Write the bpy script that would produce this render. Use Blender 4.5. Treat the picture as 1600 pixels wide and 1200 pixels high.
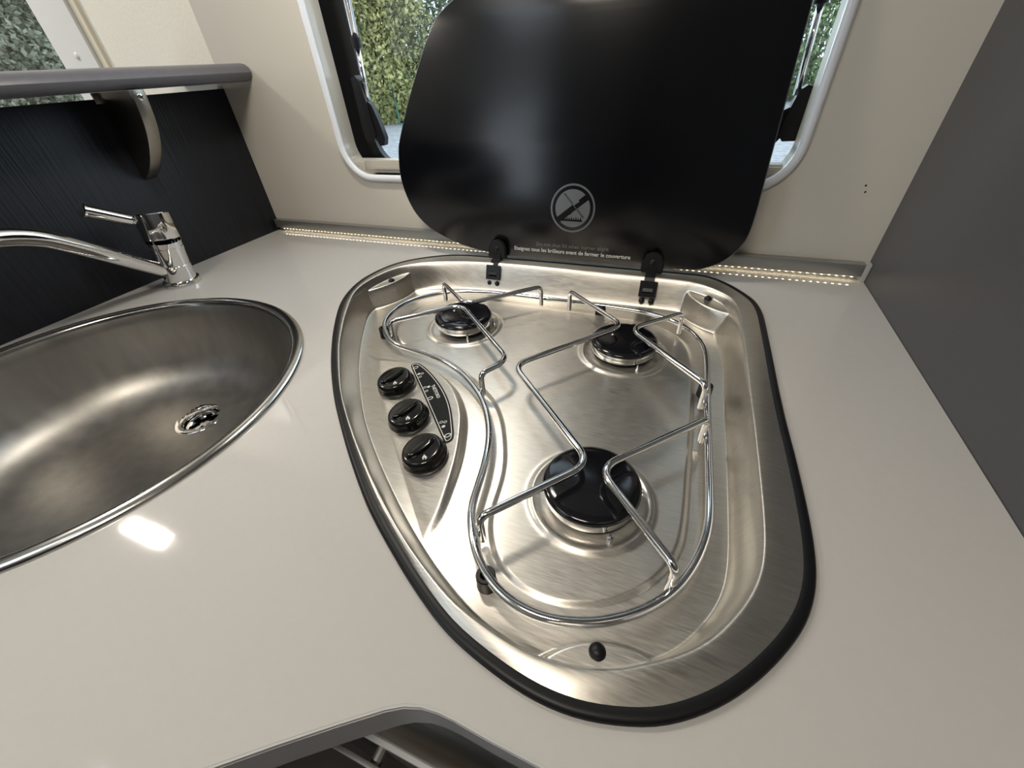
import bpy, bmesh, math, random
import numpy as np
from mathutils import Vector, Matrix
from mathutils.geometry import tessellate_polygon

for o in list(bpy.data.objects):
    bpy.data.objects.remove(o, do_unlink=True)
scene = bpy.context.scene
COL = scene.collection
Z0 = 0.90                     # height of the worktop above the floor; all shapes below are given relative to it
PI = math.pi

# ------------------------------------------------------------------ camera
cam_d = bpy.data.cameras.new('camera')
cam_d.sensor_width = 36.0
cam_d.lens = 14.153
cam_d.clip_start = 0.01
cam_d.clip_end = 200
cam = bpy.data.objects.new('camera', cam_d)
cam.location = (0.26348, -0.6341, 0.25 + Z0)
cam.rotation_euler = (math.radians(51.32584), math.radians(3.20673), math.radians(21.30086))
COL.objects.link(cam)
scene.camera = cam

# ------------------------------------------------------------------ sky, lights, exposure
world = bpy.data.worlds.new('overcast_sky')
scene.world = world
world.use_nodes = True
bg = world.node_tree.nodes['Background']
bg.inputs['Color'].default_value = (0.80, 0.90, 1.0, 1)
bg.inputs['Strength'].default_value = 2.4

def area_light(name, loc, rot, sx, sy, power, color, spread=180):
    d = bpy.data.lights.new(name, 'AREA')
    d.shape = 'RECTANGLE'; d.size = sx; d.size_y = sy
    d.energy = power; d.color = color
    d.spread = math.radians(spread)
    o = bpy.data.objects.new(name, d)
    o.location = (loc[0], loc[1], loc[2] + Z0)
    o.rotation_euler = rot
    COL.objects.link(o)
    return o

WARM = (1.0, 0.925, 0.82)
# light of the slim lamp under the overhead locker and of the lounge ceiling lamp, plus fill from an added aisle lamp (the lamps themselves are built below)
area_light('locker_lamp_light', (-0.12, -0.21, 0.618), (0, 0, 0), 0.11, 0.045, 1.35, WARM)
area_light('ceiling_and_fill_lamp_light', (0.10, -0.98, 1.028), (0, 0, 0), 0.36, 0.08, 3.4, WARM)
area_light('ceiling_and_fill_lamp_light', (-1.355, -0.39, 1.028), (0, 0, 0), 0.20, 0.045, 7.5, WARM)

vs = scene.view_settings
vs.view_transform = 'Standard'
vs.look = 'None'
vs.exposure = 0.25
vs.gamma = 1.0
vs.use_curve_mapping = False

# ------------------------------------------------------------------ helpers
def V(*a): return np.array(a, float)

ORIG = {}                      # base point of each thing (Empty)
def thing(name, label, cat, base=(0, 0, 0), group=None):
    o = bpy.data.objects.new(name, None)
    o.empty_display_size = 0.05
    o.location = (base[0], base[1], base[2] + Z0)
    COL.objects.link(o)
    o['label'] = label; o['category'] = cat
    if group: o['group'] = group
    ORIG[o.name] = np.array((base[0], base[1], base[2]), float)
    return o

def struct(o, label=None):
    o['kind'] = 'structure'
    if label: o['label'] = label
    return o

def tag(o, label, cat, group=None):
    o['label'] = label; o['category'] = cat
    if group: o['group'] = group
    return o

def mk(name, verts, faces, mat, parent=None, smooth=False, base=None):
    """one mesh object; vertices in worktop coordinates"""
    v = np.asarray(verts, float)
    if parent is not None:
        org = ORIG[parent.name]
    elif base is not None:
        org = np.array(base, float)
    else:
        org = np.array(((v[:, 0].min() + v[:, 0].max()) / 2, (v[:, 1].min() + v[:, 1].max()) / 2, v[:, 2].min()))
    me = bpy.data.meshes.new(name)
    me.from_pydata((v - org).tolist(), [], [tuple(int(i) for i in f) for f in faces])
    me.update()
    if isinstance(mat, (list, tuple)):
        for m in mat: me.materials.append(m)
    else:
        me.materials.append(mat)
    if smooth:
        me.polygons.foreach_set('use_smooth', [True] * len(me.polygons))
    o = bpy.data.objects.new(name, me)
    COL.objects.link(o)
    if parent is not None:
        o.parent = parent
        ORIG[o.name] = org
    else:
        o.location = (org[0], org[1], org[2] + Z0)
        ORIG[o.name] = org
    return o

def autosmooth(o, deg=35):
    me = o.data
    me.polygons.foreach_set('use_smooth', [True] * len(me.polygons))
    bm = bmesh.new(); bm.from_mesh(me)
    lim = math.radians(deg)
    for e in bm.edges:
        if len(e.link_faces) == 2 and e.calc_face_angle(0) > lim:
            e.smooth = False
    bm.to_mesh(me); bm.free()
    return o

class MB:
    def __init__(s): s.v = []; s.f = []
    def add(s, v, f):
        n = len(s.v)
        s.v += [tuple(p) for p in v]; s.f += [tuple(i + n for i in q) for q in f]
        return s
    def box(s, x0, x1, y0, y1, z0, z1):
        v = [(x0, y0, z0), (x1, y0, z0), (x1, y1, z0), (x0, y1, z0), (x0, y0, z1), (x1, y0, z1), (x1, y1, z1), (x0, y1, z1)]
        return s.add(v, [(0, 3, 2, 1), (4, 5, 6, 7), (0, 1, 5, 4), (1, 2, 6, 5), (2, 3, 7, 6), (3, 0, 4, 7)])
    def build(s, name, mat, parent=None, smooth=None, base=None, bevel=0, seg=2):
        o = mk(name, s.v, s.f, mat, parent, False, base)
        if bevel:
            bm = bmesh.new(); bm.from_mesh(o.data)
            bmesh.ops.bevel(bm, geom=[e for e in bm.edges if len(e.link_faces) == 2 and e.calc_face_angle(0) > 0.5],
                            offset=bevel, segments=seg, affect='EDGES', profile=0.5)
            bm.to_mesh(o.data); bm.free()
            smooth = smooth or 40
        if smooth: autosmooth(o, smooth)
        return o

def frame_from(axis):
    a = np.array(axis, float); a /= np.linalg.norm(a)
    h = V(0, 0, 1) if abs(a[2]) < 0.9 else V(1, 0, 0)
    u = np.cross(h, a); u /= np.linalg.norm(u)
    return u, np.cross(a, u), a

def lathe(prof, c, axis=(0, 0, 1), n=48, xdir=None):
    """profile [(r, h)] turned about axis through c"""
    if tuple(axis) == (0, 0, 1): u, w, a = V(1, 0, 0), V(0, 1, 0), V(0, 0, 1)
    else: u, w, a = frame_from(axis)
    c = np.array(c, float)
    v = []; f = []
    rows = []
    for r, h in prof:
        if r < 1e-7:
            rows.append([len(v)]); v.append(c + a * h)
        else:
            rows.append(list(range(len(v), len(v) + n)))
            for k in range(n):
                t = 2 * PI * k / n
                v.append(c + a * h + r * (math.cos(t) * u + math.sin(t) * w))
    for A, B in zip(rows[:-1], rows[1:]):
        if len(A) == 1 and len(B) == 1: continue
        for k in range(n):
            k2 = (k + 1) % n
            if len(A) == 1: f.append((A[0], B[k2], B[k]))
            elif len(B) == 1: f.append((A[k], A[k2], B[0]))
            else: f.append((A[k], A[k2], B[k2], B[k]))
    # profiles run from the top / inside outwards and down: flip to face outwards when needed
    return v, f

def flipf(f): return [tuple(reversed(q)) for q in f]

def tube(path, r, closed=False, n=12, caps=True):
    P = np.array(path, float); m = len(P)
    if closed: T = np.roll(P, -1, 0) - np.roll(P, 1, 0)
    else: T = np.gradient(P, axis=0)
    T /= np.linalg.norm(T, axis=1)[:, None]
    rad = np.full(m, r) if np.isscalar(r) else np.array(r, float)
    u = np.cross(T[0], V(0, 0, 1))
    if np.linalg.norm(u) < 1e-3: u = np.cross(T[0], V(1, 0, 0))
    u /= np.linalg.norm(u)
    U = [u]
    for i in range(1, m):
        u = U[-1] - T[i] * (U[-1] @ T[i]); u /= np.linalg.norm(u); U.append(u)
    U = np.array(U)
    if closed:                 # spread the closing twist
        a = U[-1] - T[0] * (U[-1] @ T[0]); a /= np.linalg.norm(a)
        ang = math.atan2(np.cross(a, U[0]) @ T[0], a @ U[0])
        for i in range(m):
            t = ang * i / m; w = np.cross(T[i], U[i])
            U[i] = U[i] * math.cos(t) + w * math.sin(t)
    W = np.cross(T, U)
    v = []; f = []
    for i in range(m):
        for k in range(n):
            t = 2 * PI * k / n
            v.append(P[i] + rad[i] * (math.cos(t) * U[i] + math.sin(t) * W[i]))
    for i in range(m if closed else m - 1):
        j = (i + 1) % m
        for k in range(n):
            k2 = (k + 1) % n
            f.append((i * n + k, i * n + k2, j * n + k2, j * n + k))
    if caps and not closed:
        f.append(tuple(reversed(range(n)))); f.append(tuple(range((m - 1) * n, m * n)))
    return v, f

def fillet(pts, r, k=7):
    """round the corners of an open polyline"""
    P = [np.array(p, float) for p in pts]
    out = [P[0]]
    for i in range(1, len(P) - 1):
        a, b, c = P[i - 1], P[i], P[i + 1]
        la, lc = np.linalg.norm(a - b), np.linalg.norm(c - b)
        rr = r if np.isscalar(r) else r[i - 1]
        d = min(rr, la * 0.48, lc * 0.48)
        p0 = b + (a - b) / la * d; p1 = b + (c - b) / lc * d
        for t in np.linspace(0, 1, k):
            out.append((1 - t) ** 2 * p0 + 2 * t * (1 - t) * b + t * t * p1)
    out.append(P[-1])
    return out

def catmull(pts, n, closed=True):
    P = np.array(pts, float); m = len(P)
    out = []
    rng = m if closed else m - 1
    for i in range(rng):
        if closed: p0, p1, p2, p3 = P[(i - 1) % m], P[i], P[(i + 1) % m], P[(i + 2) % m]
        else: p0, p1, p2, p3 = P[max(i - 1, 0)], P[i], P[i + 1], P[min(i + 2, m - 1)]
        for t in np.linspace(0, 1, 14, endpoint=False):
            out.append(0.5 * (2 * p1 + (p2 - p0) * t + (2 * p0 - 5 * p1 + 4 * p2 - p3) * t * t + (3 * p1 - p0 - 3 * p2 + p3) * t ** 3))
    if not closed: out.append(P[-1])
    Q = np.array(out)
    if closed: Q = np.vstack([Q, Q[:1]])
    s = np.concatenate([[0], np.cumsum(np.linalg.norm(np.diff(Q, axis=0), axis=1))])
    tt = np.linspace(0, s[-1], n, endpoint=not closed)
    return np.stack([np.interp(tt, s, Q[:, k]) for k in range(Q.shape[1])], 1)

def soften(P, it):
    for _ in range(it):
        P = 0.25 * np.roll(P, 1, 0) + 0.5 * P + 0.25 * np.roll(P, -1, 0)
    return P

def ccw(P):
    P = np.asarray(P, float)
    a = 0.5 * np.sum(P[:, 0] * np.roll(P[:, 1], -1) - np.roll(P[:, 0], -1) * P[:, 1])
    return P if a > 0 else P[::-1].copy()

def offset_in(P, d):
    """closed counter-clockwise outline moved inwards by d"""
    T = np.roll(P, -1, 0) - np.roll(P, 1, 0)
    T /= np.linalg.norm(T, axis=1)[:, None]
    N = np.stack([-T[:, 1], T[:, 0]], 1)
    return P + N * d

def sdist(X, P):
    """signed distance of points X to closed outline P, positive inside"""
    X = np.asarray(X, np.float32); P = np.asarray(P, np.float32)
    A = P; B = np.roll(P, -1, 0); D = B - A; L2 = np.sum(D * D, 1)
    out = np.empty(len(X))
    for s in range(0, len(X), 20000):
        x = X[s:s + 20000]
        w = x[:, None, :] - A[None]
        t = np.clip(np.sum(w * D[None], 2) / L2[None], 0, 1)
        q = w - t[..., None] * D[None]
        d = np.sqrt(np.min(np.sum(q * q, 2), 1))
        c = ((A[None, :, 1] > x[:, 1:2]) != (B[None, :, 1] > x[:, 1:2])) & \
            (x[:, 0:1] < (B[None, :, 0] - A[None, :, 0]) * (x[:, 1:2] - A[None, :, 1]) / (B[None, :, 1] - A[None, :, 1] + 1e-12) + A[None, :, 0])
        ins = np.sum(c, 1) % 2 == 1
        out[s:s + 20000] = np.where(ins, d, -d)
    return out

def sstep(t):
    t = np.clip(t, 0, 1)
    return t * t * (3 - 2 * t)

def prism(outlines, to3, thick_dir, th):
    """flat piece with holes: outlines[0] outer, the rest holes (2D); to3 maps 2D to 3D; extruded by thick_dir*th"""
    polys = [[Vector((p[0], p[1], 0)) for p in o] for o in outlines]
    tris = tessellate_polygon(polys)
    flat = [p for o in outlines for p in o]
    n = len(flat)
    td = np.array(thick_dir, float) * th
    v = [np.array(to3(p), float) for p in flat]
    v2 = [q + td for q in v]
    a = v[tris[0][1]] - v[tris[0][0]]; b = v[tris[0][2]] - v[tris[0][0]]
    F = []
    for t in tris:
        nn = np.cross(v[t[1]] - v[t[0]], v[t[2]] - v[t[0]])
        t = tuple(t) if nn @ td < 0 else tuple(reversed(t))
        F.append(t); F.append(tuple(i + n for i in reversed(t)))
    k = 0
    for o in outlines:
        m = len(o)
        for i in range(m):
            j = (i + 1) % m
            F.append((k + i, k + j, k + j + n, k + i + n))
        k += m
    return v + v2, F

def fix_normals(o):
    bm = bmesh.new(); bm.from_mesh(o.data)
    bmesh.ops.remove_doubles(bm, verts=bm.verts, dist=1e-6)
    bmesh.ops.recalc_face_normals(bm, faces=bm.faces)
    bm.to_mesh(o.data); bm.free()
    return o

def circle(c, r, n=32, a0=0, a1=2 * PI, end=False):
    return [(c[0] + r * math.cos(t), c[1] + r * math.sin(t)) for t in np.linspace(a0, a1, n, endpoint=end)]

def rrect(x0, x1, y0, y1, r, k=10):
    out = []
    for cx, cy, a in ((x1 - r, y0 + r, -PI / 2), (x1 - r, y1 - r, 0), (x0 + r, y1 - r, PI / 2), (x0 + r, y0 + r, PI)):
        out += [(cx + r * math.cos(a + t), cy + r * math.sin(a + t)) for t in np.linspace(0, PI / 2, k)]
    return out

def ring_strip(profiles, closed=True):
    """list of equally long closed outlines (3D) joined by quads"""
    n = len(profiles[0]); v = []; f = []
    for p in profiles: v += [tuple(q) for q in p]
    for i in range(len(profiles) - 1):
        for k in range(n):
            k2 = (k + 1) % n
            f.append((i * n + k, i * n + k2, (i + 1) * n + k2, (i + 1) * n + k))
    return v, f

# ------------------------------------------------------------------ materials
def mat(name, color, rough=0.5, metal=0.0, **kw):
    m = bpy.data.materials.new(name); m.use_nodes = True
    b = m.node_tree.nodes['Principled BSDF']
    b.inputs['Base Color'].default_value = (*color, 1)
    b.inputs['Roughness'].default_value = rough
    b.inputs['Metallic'].default_value = metal
    for k, v in kw.items():
        b.inputs[k.replace('_', ' ')].default_value = v
    return m

def nd(m, t): return m.node_tree.nodes.new(t)
def lk(m, a, b): m.node_tree.links.new(a, b)

def grain(m, scale3, noise=1.0, detail=3, col_amt=0.0, bump=0.0, rough_amt=0.0, dist=0.001):
    """noise stretched by scale3 in object coordinates driving colour, roughness and fine relief"""
    b = m.node_tree.nodes['Principled BSDF']
    tc = nd(m, 'ShaderNodeTexCoord'); mp = nd(m, 'ShaderNodeMapping'); nz = nd(m, 'ShaderNodeTexNoise')
    mp.inputs['Scale'].default_value = scale3
    nz.inputs['Scale'].default_value = noise; nz.inputs['Detail'].default_value = detail
    lk(m, tc.outputs['Object'], mp.inputs['Vector']); lk(m, mp.outputs['Vector'], nz.inputs['Vector'])
    if col_amt:
        base = tuple(b.inputs['Base Color'].default_value)
        r = nd(m, 'ShaderNodeMapRange'); r.inputs['To Min'].default_value = 1 - col_amt; r.inputs['To Max'].default_value = 1 + col_amt
        r.inputs['From Min'].default_value = 0.25; r.inputs['From Max'].default_value = 0.75
        mx = nd(m, 'ShaderNodeVectorMath'); mx.operation = 'SCALE'
        mx.inputs[0].default_value = base[:3]
        lk(m, nz.outputs['Fac'], r.inputs['Value']); lk(m, r.outputs['Result'], mx.inputs['Scale'])
        lk(m, mx.outputs['Vector'], b.inputs['Base Color'])
    if rough_amt:
        r0 = b.inputs['Roughness'].default_value
        r = nd(m, 'ShaderNodeMapRange'); r.inputs['To Min'].default_value = max(0.01, r0 - rough_amt); r.inputs['To Max'].default_value = r0 + rough_amt
        r.inputs['From Min'].default_value = 0.25; r.inputs['From Max'].default_value = 0.75
        lk(m, nz.outputs['Fac'], r.inputs['Value']); lk(m, r.outputs['Result'], b.inputs['Roughness'])
    if bump:
        bp = nd(m, 'ShaderNodeBump'); bp.inputs['Strength'].default_value = bump; bp.inputs['Distance'].default_value = dist
        lk(m, nz.outputs['Fac'], bp.inputs['Height']); lk(m, bp.outputs['Normal'], b.inputs['Normal'])
    return m

M = {}
M['worktop'] = grain(mat('cream_gloss_laminate', (0.515, 0.502, 0.484), 0.05), (1, 1, 1), 160, 2, col_amt=0.012, bump=0.012)
M['edge'] = mat('grey_edge_banding', (0.38, 0.385, 0.40), 0.22)
M['edge_line'] = mat('pale_edge_line', (0.50, 0.50, 0.49), 0.25)
M['wall_gloss'] = grain(mat('cream_gloss_panel', (0.63, 0.60, 0.535), 0.07), (1, 1, 1), 5, 2, col_amt=0.015)
M['wall_matte'] = grain(mat('cream_textured_panel', (0.82, 0.78, 0.68), 0.6), (1, 1, 1), 260, 2, col_amt=0.05, bump=0.15)
M['wall_plain'] = mat('pale_lining', (0.66, 0.62, 0.55), 0.5)
M['ceiling'] = mat('pale_ceiling_lining', (0.72, 0.69, 0.63), 0.6)
M['floor'] = grain(mat('brown_vinyl_floor', (0.16, 0.12, 0.085), 0.4), (3, 14, 1), 2, 3, col_amt=0.25)
M['grey_panel'] = grain(mat('dark_grey_panel', (0.078, 0.078, 0.082), 0.42), (1, 1, 1), 400, 2, col_amt=0.04, bump=0.03)
M['black_wood'] = grain(mat('black_wood_grain', (0.011, 0.0125, 0.017), 0.42, 0.0, Specular_IOR_Level=0.28), (1, 260, 7), 1, 4, col_amt=0.3, bump=0.35, dist=0.002)
M['shelf'] = grain(mat('slate_grey_shelf', (0.125, 0.125, 0.145), 0.36), (1, 1, 1), 120, 2, col_amt=0.05)
M['added_dark_unit'] = mat('black_added_panel', (0.025, 0.025, 0.028), 0.5)
M['bracket'] = mat('satin_bronze_metal', (0.33, 0.31, 0.28), 0.30, 1.0)
M['chrome'] = mat('polished_chrome', (0.80, 0.80, 0.80), 0.045, 1.0)
M['wire'] = mat('plated_wire', (0.74, 0.74, 0.75), 0.09, 1.0)
M['rim'] = mat('satin_rim_steel', (0.62, 0.61, 0.59), 0.17, 1.0)
M['enamel'] = mat('black_enamel', (0.006, 0.006, 0.008), 0.13)
M['knob'] = mat('black_gloss_plastic', (0.006, 0.006, 0.006), 0.14)
M['rubber'] = mat('black_rubber', (0.006, 0.006, 0.007), 0.42, 0.0, Specular_IOR_Level=0.3)
M['blackpl'] = mat('black_plastic', (0.009, 0.009, 0.010), 0.36, 0.0, Specular_IOR_Level=0.35)
M['label'] = mat('charcoal_printed_label', (0.008, 0.009, 0.010), 0.5, 0.0, Specular_IOR_Level=0.15)
M['print'] = mat('pale_grey_print', (0.62, 0.62, 0.60), 0.5)
M['silver_print'] = mat('silver_print', (0.24, 0.25, 0.25), 0.30, 0.7)
M['glass_lid'] = mat('black_satin_glass', (0.0012, 0.0016, 0.003), 0.23, 0.0, Specular_IOR_Level=0.55)
M['glass_lid'].node_tree.nodes['Principled BSDF'].inputs['IOR'].default_value = 1.5
M['lid_edge'] = mat('polished_glass_edge', (0.10, 0.11, 0.11), 0.15)
M['white_pl'] = mat('white_plastic_trim', (0.82, 0.85, 0.90), 0.22)
M['liner'] = mat('cream_plastic_liner', (0.72, 0.66, 0.52), 0.4)
M['blind'] = mat('grey_beige_blind_profile', (0.50, 0.47, 0.41), 0.42)
M['alu'] = mat('brushed_aluminium_profile', (0.42, 0.42, 0.40), 0.35, 0.75)
M['white_frame'] = mat('white_window_frame', (0.74, 0.74, 0.72), 0.35)
M['darkhole'] = mat('dark_recess', (0.004, 0.004, 0.004), 0.7)
M['cabinet'] = mat('light_grey_cabinet', (0.35, 0.35, 0.36), 0.3)

def emis(name, color, s):
    m = bpy.data.materials.new(name); m.use_nodes = True
    b = m.node_tree.nodes['Principled BSDF']
    b.inputs['Base Color'].default_value = (*color, 1)
    b.inputs['Emission Color'].default_value = (*color, 1)
    b.inputs['Emission Strength'].default_value = s
    return m
M['led'] = emis('warm_led', (1.0, 0.84, 0.56), 13)
M['lamp'] = emis('lit_lamp_diffuser', (1.0, 0.86, 0.66), 16)

def steel(name, col, rough, aniso, axis, scale3, bump=0.05, ramt=0.06):
    m = mat(name, col, rough, 1.0)
    b = m.node_tree.nodes['Principled BSDF']
    b.inputs['Anisotropic'].default_value = aniso
    t = nd(m, 'ShaderNodeCombineXYZ')
    for k in range(3): t.inputs[k].default_value = axis[k]
    lk(m, t.outputs[0], b.inputs['Tangent'])
    grain(m, scale3, 1.0, 3, col_amt=0.11, bump=bump, rough_amt=ramt, dist=0.0004)
    return m
M['tray'] = steel('brushed_stainless_tray', (0.65, 0.62, 0.565), 0.38, 0.65, (0, 1, 0), (70, 1000, 70), 0.022, 0.06)
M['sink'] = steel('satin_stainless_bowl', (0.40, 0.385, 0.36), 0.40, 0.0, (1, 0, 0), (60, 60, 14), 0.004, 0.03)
M['oven_steel'] = steel('brushed_oven_steel', (0.42, 0.40, 0.36), 0.34, 0.3, (1, 0, 0), (20, 500, 500), 0.01)

def pane_mat():
    m = bpy.data.materials.new('acrylic_pane'); m.use_nodes = True
    nt = m.node_tree; nt.nodes.clear()
    out = nt.nodes.new('ShaderNodeOutputMaterial'); mx = nt.nodes.new('ShaderNodeMixShader')
    tr = nt.nodes.new('ShaderNodeBsdfTransparent'); gl = nt.nodes.new('ShaderNodeBsdfGlossy'); fr = nt.nodes.new('ShaderNodeFresnel')
    tr.inputs['Color'].default_value = (0.90, 0.94, 0.95, 1)
    gl.inputs['Roughness'].default_value = 0.02
    fr.inputs['IOR'].default_value = 1.3
    ge = nt.nodes.new('ShaderNodeNewGeometry'); sb = nt.nodes.new('ShaderNodeMath'); sb.operation = 'SUBTRACT'; sb.inputs[0].default_value = 1.0
    ml = nt.nodes.new('ShaderNodeMath'); ml.operation = 'MULTIPLY'        # only the outer skin of the sheet mirrors
    nt.links.new(ge.outputs['Backfacing'], sb.inputs[1]); nt.links.new(fr.outputs[0], ml.inputs[0]); nt.links.new(sb.outputs[0], ml.inputs[1])
    nt.links.new(ml.outputs[0], mx.inputs[0]); nt.links.new(tr.outputs[0], mx.inputs[1]); nt.links.new(gl.outputs[0], mx.inputs[2])
    nt.links.new(mx.outputs[0], out.inputs[0])
    return m
M['pane'] = pane_mat()

# ================================================================== THE SETTING
XL, XR = -0.529, 0.5            # divider face and right-hand wall
RX0, RY0, ZC, ZFL = -2.7, -2.2, 1.05, -Z0

def wall_with_hole(name, x0, x1, z0, z1, holes, ya, yb, m):
    v, f = prism([[(x0, z0), (x1, z0), (x1, z1), (x0, z1)]] + holes, lambda p: (p[0], ya, p[1]), (0, 1, 0), yb - ya)
    return struct(mk(name, v, f, m))

W1 = rrect(-0.300, 0.376, 0.110, 0.580, 0.046)
W2 = rrect(-1.85, -0.925, -0.02, 0.56, 0.05)
wall_with_hole('wall_back', XL, XR, ZFL, ZC, [W1[::-1]], 0.0, 0.03, M['wall_gloss'])
wall_with_hole('wall_lounge', RX0, XL, ZFL, ZC, [W2[::-1]], 0.0, 0.03, M['wall_matte'])
struct(MB().box(XR, XR + 0.03, RY0, 0.03, ZFL, ZC).build('wall_right', M['grey_panel']))
struct(MB().box(RX0 - 0.03, RX0, RY0, 0.03, ZFL, ZC).build('wall_left', M['wall_plain']))
W3 = [(-1.75, -0.75), (-0.80, -0.75), (-0.80, 0.98), (-1.75, 0.98)]      # open entrance door
wall_with_hole('wall_front', RX0, XR + 0.03, ZFL, ZC, [W3[::-1]], RY0 - 0.03, RY0, M['wall_plain'])
struct(MB().box(RX0, XR + 0.03, RY0, 0.03, ZFL - 0.03, ZFL).build('floor', M['floor']))
FILL_HATCH = [(-0.85, -1.35), (-0.35, -1.35), (-0.35, -0.85), (-0.85, -0.85)]  # unseen roof opening, added to let in cool daylight fill
v, f = prism([[(RX0, RY0), (XR + 0.03, RY0), (XR + 0.03, 0.03), (RX0, 0.03)], FILL_HATCH[::-1]], lambda p: (p[0], p[1], ZC), (0, 0, 1), 0.03)
struct(mk('ceiling', v, f, M['ceiling']))

# ---- kitchen window
w1 = thing('window_1', 'wide kitchen window with white rounded trim behind the raised hob lid', 'window', (0.038, 0.0, 0.10))
del w1['category']; struct(w1)
def rr_at(x0, x1, z0, z1, r, y, k=10): return [(p[0], y, p[1]) for p in rrect(x0, x1, z0, z1, r, k)]
A = (-0.311, 0.387, 0.099, 0.591); B = (-0.300, 0.376, 0.110, 0.580)
prof = [rr_at(*A, 0.057, 0.0), rr_at(A[0] + .001, A[1] - .001, A[2] + .001, A[3] - .001, 0.056, -0.004),
        rr_at(A[0] + .004, A[1] - .004, A[2] + .004, A[3] - .004, 0.053, -0.0065), rr_at(B[0] - .003, B[1] + .003, B[2] - .003, B[3] + .003, 0.049, -0.0065),
        rr_at(*B, 0.046, -0.004), rr_at(*B, 0.046, 0.002)]
v, f = ring_strip(prof); autosmooth(fix_normals(mk('outer_trim', v, f, M['white_pl'], w1)), 50)
prof = [rr_at(*B, 0.046, 0.002), rr_at(B[0], B[1], B[2], B[3], 0.046, 0.030), rr_at(B[0] - .02, B[1] + .02, B[2] - .02, B[3] + .02, 0.05, 0.030)]
v, f = ring_strip(prof); autosmooth(fix_normals(mk('liner', v, f, M['liner'], w1)), 50)
# outer sash: black border and clear pane
v, f = prism([rrect(-0.36, 0.43, 0.06, 0.63, 0.06), rrect(-0.270, 0.398, 0.118, 0.600, 0.04)[::-1]], lambda p: (p[0], 0.048, p[1]), (0, 1, 0), 0.012)
autosmooth(mk('sash_border', v, f, M['blackpl'], w1), 50)
MB().box(-0.355, 0.425, 0.052, 0.055, 0.065, 0.625).build('pane', M['pane'], w1)
bl = MB().box(-0.297, 0.373, 0.010, 0.028, 0.1102, 0.131).build('blind_cassette', M['blind'], w1, bevel=0.0015)
MB().box(-0.262, 0.338, 0.0090, 0.0110, 0.1165, 0.1205).build('pull_rail', M['blind'], bl)
MB().box(-0.297, -0.272, 0.006, 0.026, 0.1103, 0.129).build('end_cap', M['blind'], bl, bevel=0.001)
MB().box(0.348, 0.373, 0.006, 0.026, 0.1103, 0.129).build('end_cap', M['blind'], bl, bevel=0.001)
def stay(x, s, k=1.0):
    v, f = tube([(x, 0.040, 0.52), (x - s * 0.004, 0.040, 0.285)], 0.0055, n=14)
    st = mk('stay_arm', v, f, M['chrome'], w1, True)
    v, f = tube([(x - s * 0.004, 0.040, 0.292), (x - s * 0.004, 0.040, 0.280)], 0.0075, n=14)
    autosmooth(mk('collar', v, f, M['blackpl'], st))
    v, f = tube([(x - s * 0.004, 0.040, 0.285), (x - s * 0.008, 0.040, 0.20)], 0.0036, n=12)
    mk('inner_rod', v, f, M['chrome'], st, True)
    sh = [(-.011, .244), (-.003, .247), (.004, .238), (.009, .205), (.012, .165), (.006, .155), (-.010, .156), (-.012, .175)]
    v, f = prism([[(x - s * 0.013 + s * p[0], p[1]) for p in sh]], lambda p: (p[0], 0.031, 0.15 + k * (p[1] - 0.15)), (0, 1, 0), 0.014)
    autosmooth(fix_normals(mk('pivot_bracket', v, f, M['blackpl'], st)))
    sh = [(.006, .214), (.015, .207), (.022, .185), (.028, .160), (.024, .149), (.014, .148), (.009, .160), (.011, .185)]
    v, f = prism([[(x - s * 0.013 + s * p[0], p[1]) for p in sh]], lambda p: (p[0], 0.034, 0.15 + k * (p[1] - 0.15)), (0, 1, 0), 0.010)
    autosmooth(fix_normals(mk('locking_lever', v, f, M['blackpl'], st)))
stay(-0.252, 1); stay(0.355, -1, 0.62)

# ---- lounge window seen past the shelf
w2 = thing('window_2', 'lounge window with wide white frame beyond the divider shelf', 'window', (-1.4, 0.0, -0.02))
del w2['category']; struct(w2)
v, f = prism([rrect(-1.955, -0.820, -0.125, 0.665, 0.04), rrect(-1.85, -0.925, -0.02, 0.56, 0.03)[::-1]], lambda p: (p[0], -0.012, p[1]), (0, 1, 0), 0.012)
fr2 = autosmooth(mk('frame', v, f, M['white_frame'], w2), 50)
for z in (0.305, 0.10):
    v, f = lathe([(0, 0.002), (0.005, 0.0018), (0.006, 0)], (-0.868, -0.012, z), (0, -1, 0), 16); mk('screw_cap', v, f, M['white_frame'], fr2, True)
v, f = prism([rrect(-1.85, -0.925, -0.02, 0.56, 0.03), rrect(-1.83, -0.94, 0.0, 0.54, 0.03)[::-1]], lambda p: (p[0], 0.02, p[1]), (0, 1, 0), 0.012)
mk('sash_border', v, f, M['blackpl'], w2)
MB().box(-1.848, -0.927, 0.024, 0.027, -0.018, 0.558).build('pane', M['pane'], w2)
struct(MB().box(-0.818, -0.802, -0.006, 0.0, -0.6, 0.75).build('trim_1', M['liner']))

# ---- aluminium profile with LED strip along the foot of the back wall
tr = thing('led_profile', 'slim aluminium light profile with warm LED strip along the back wall foot', 'light strip', (0, -0.006, 0.006))
MB().box(-0.524, 0.494, -0.0128, -0.0005, 0.0066, 0.0225).build('profile', M['alu'], tr, bevel=0.0008)
MB().box(-0.508, 0.486, -0.0124, -0.0060, 0.0060, 0.0066).build('led_board', M['white_pl'], tr)
lb = MB()
x = -0.505
while x < 0.485:
    lb.box(x, x + 0.0026, -0.0122, -0.0104, 0.0056, 0.0060); x += 0.0083
o = lb.build('led_dots', M['led'], tr); o['kind'] = 'stuff'
MB().box(0.494, 0.4995, -0.013, -0.0005, 0.0, 0.0235).build('end_cap', M['edge_line'], tr)

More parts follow.
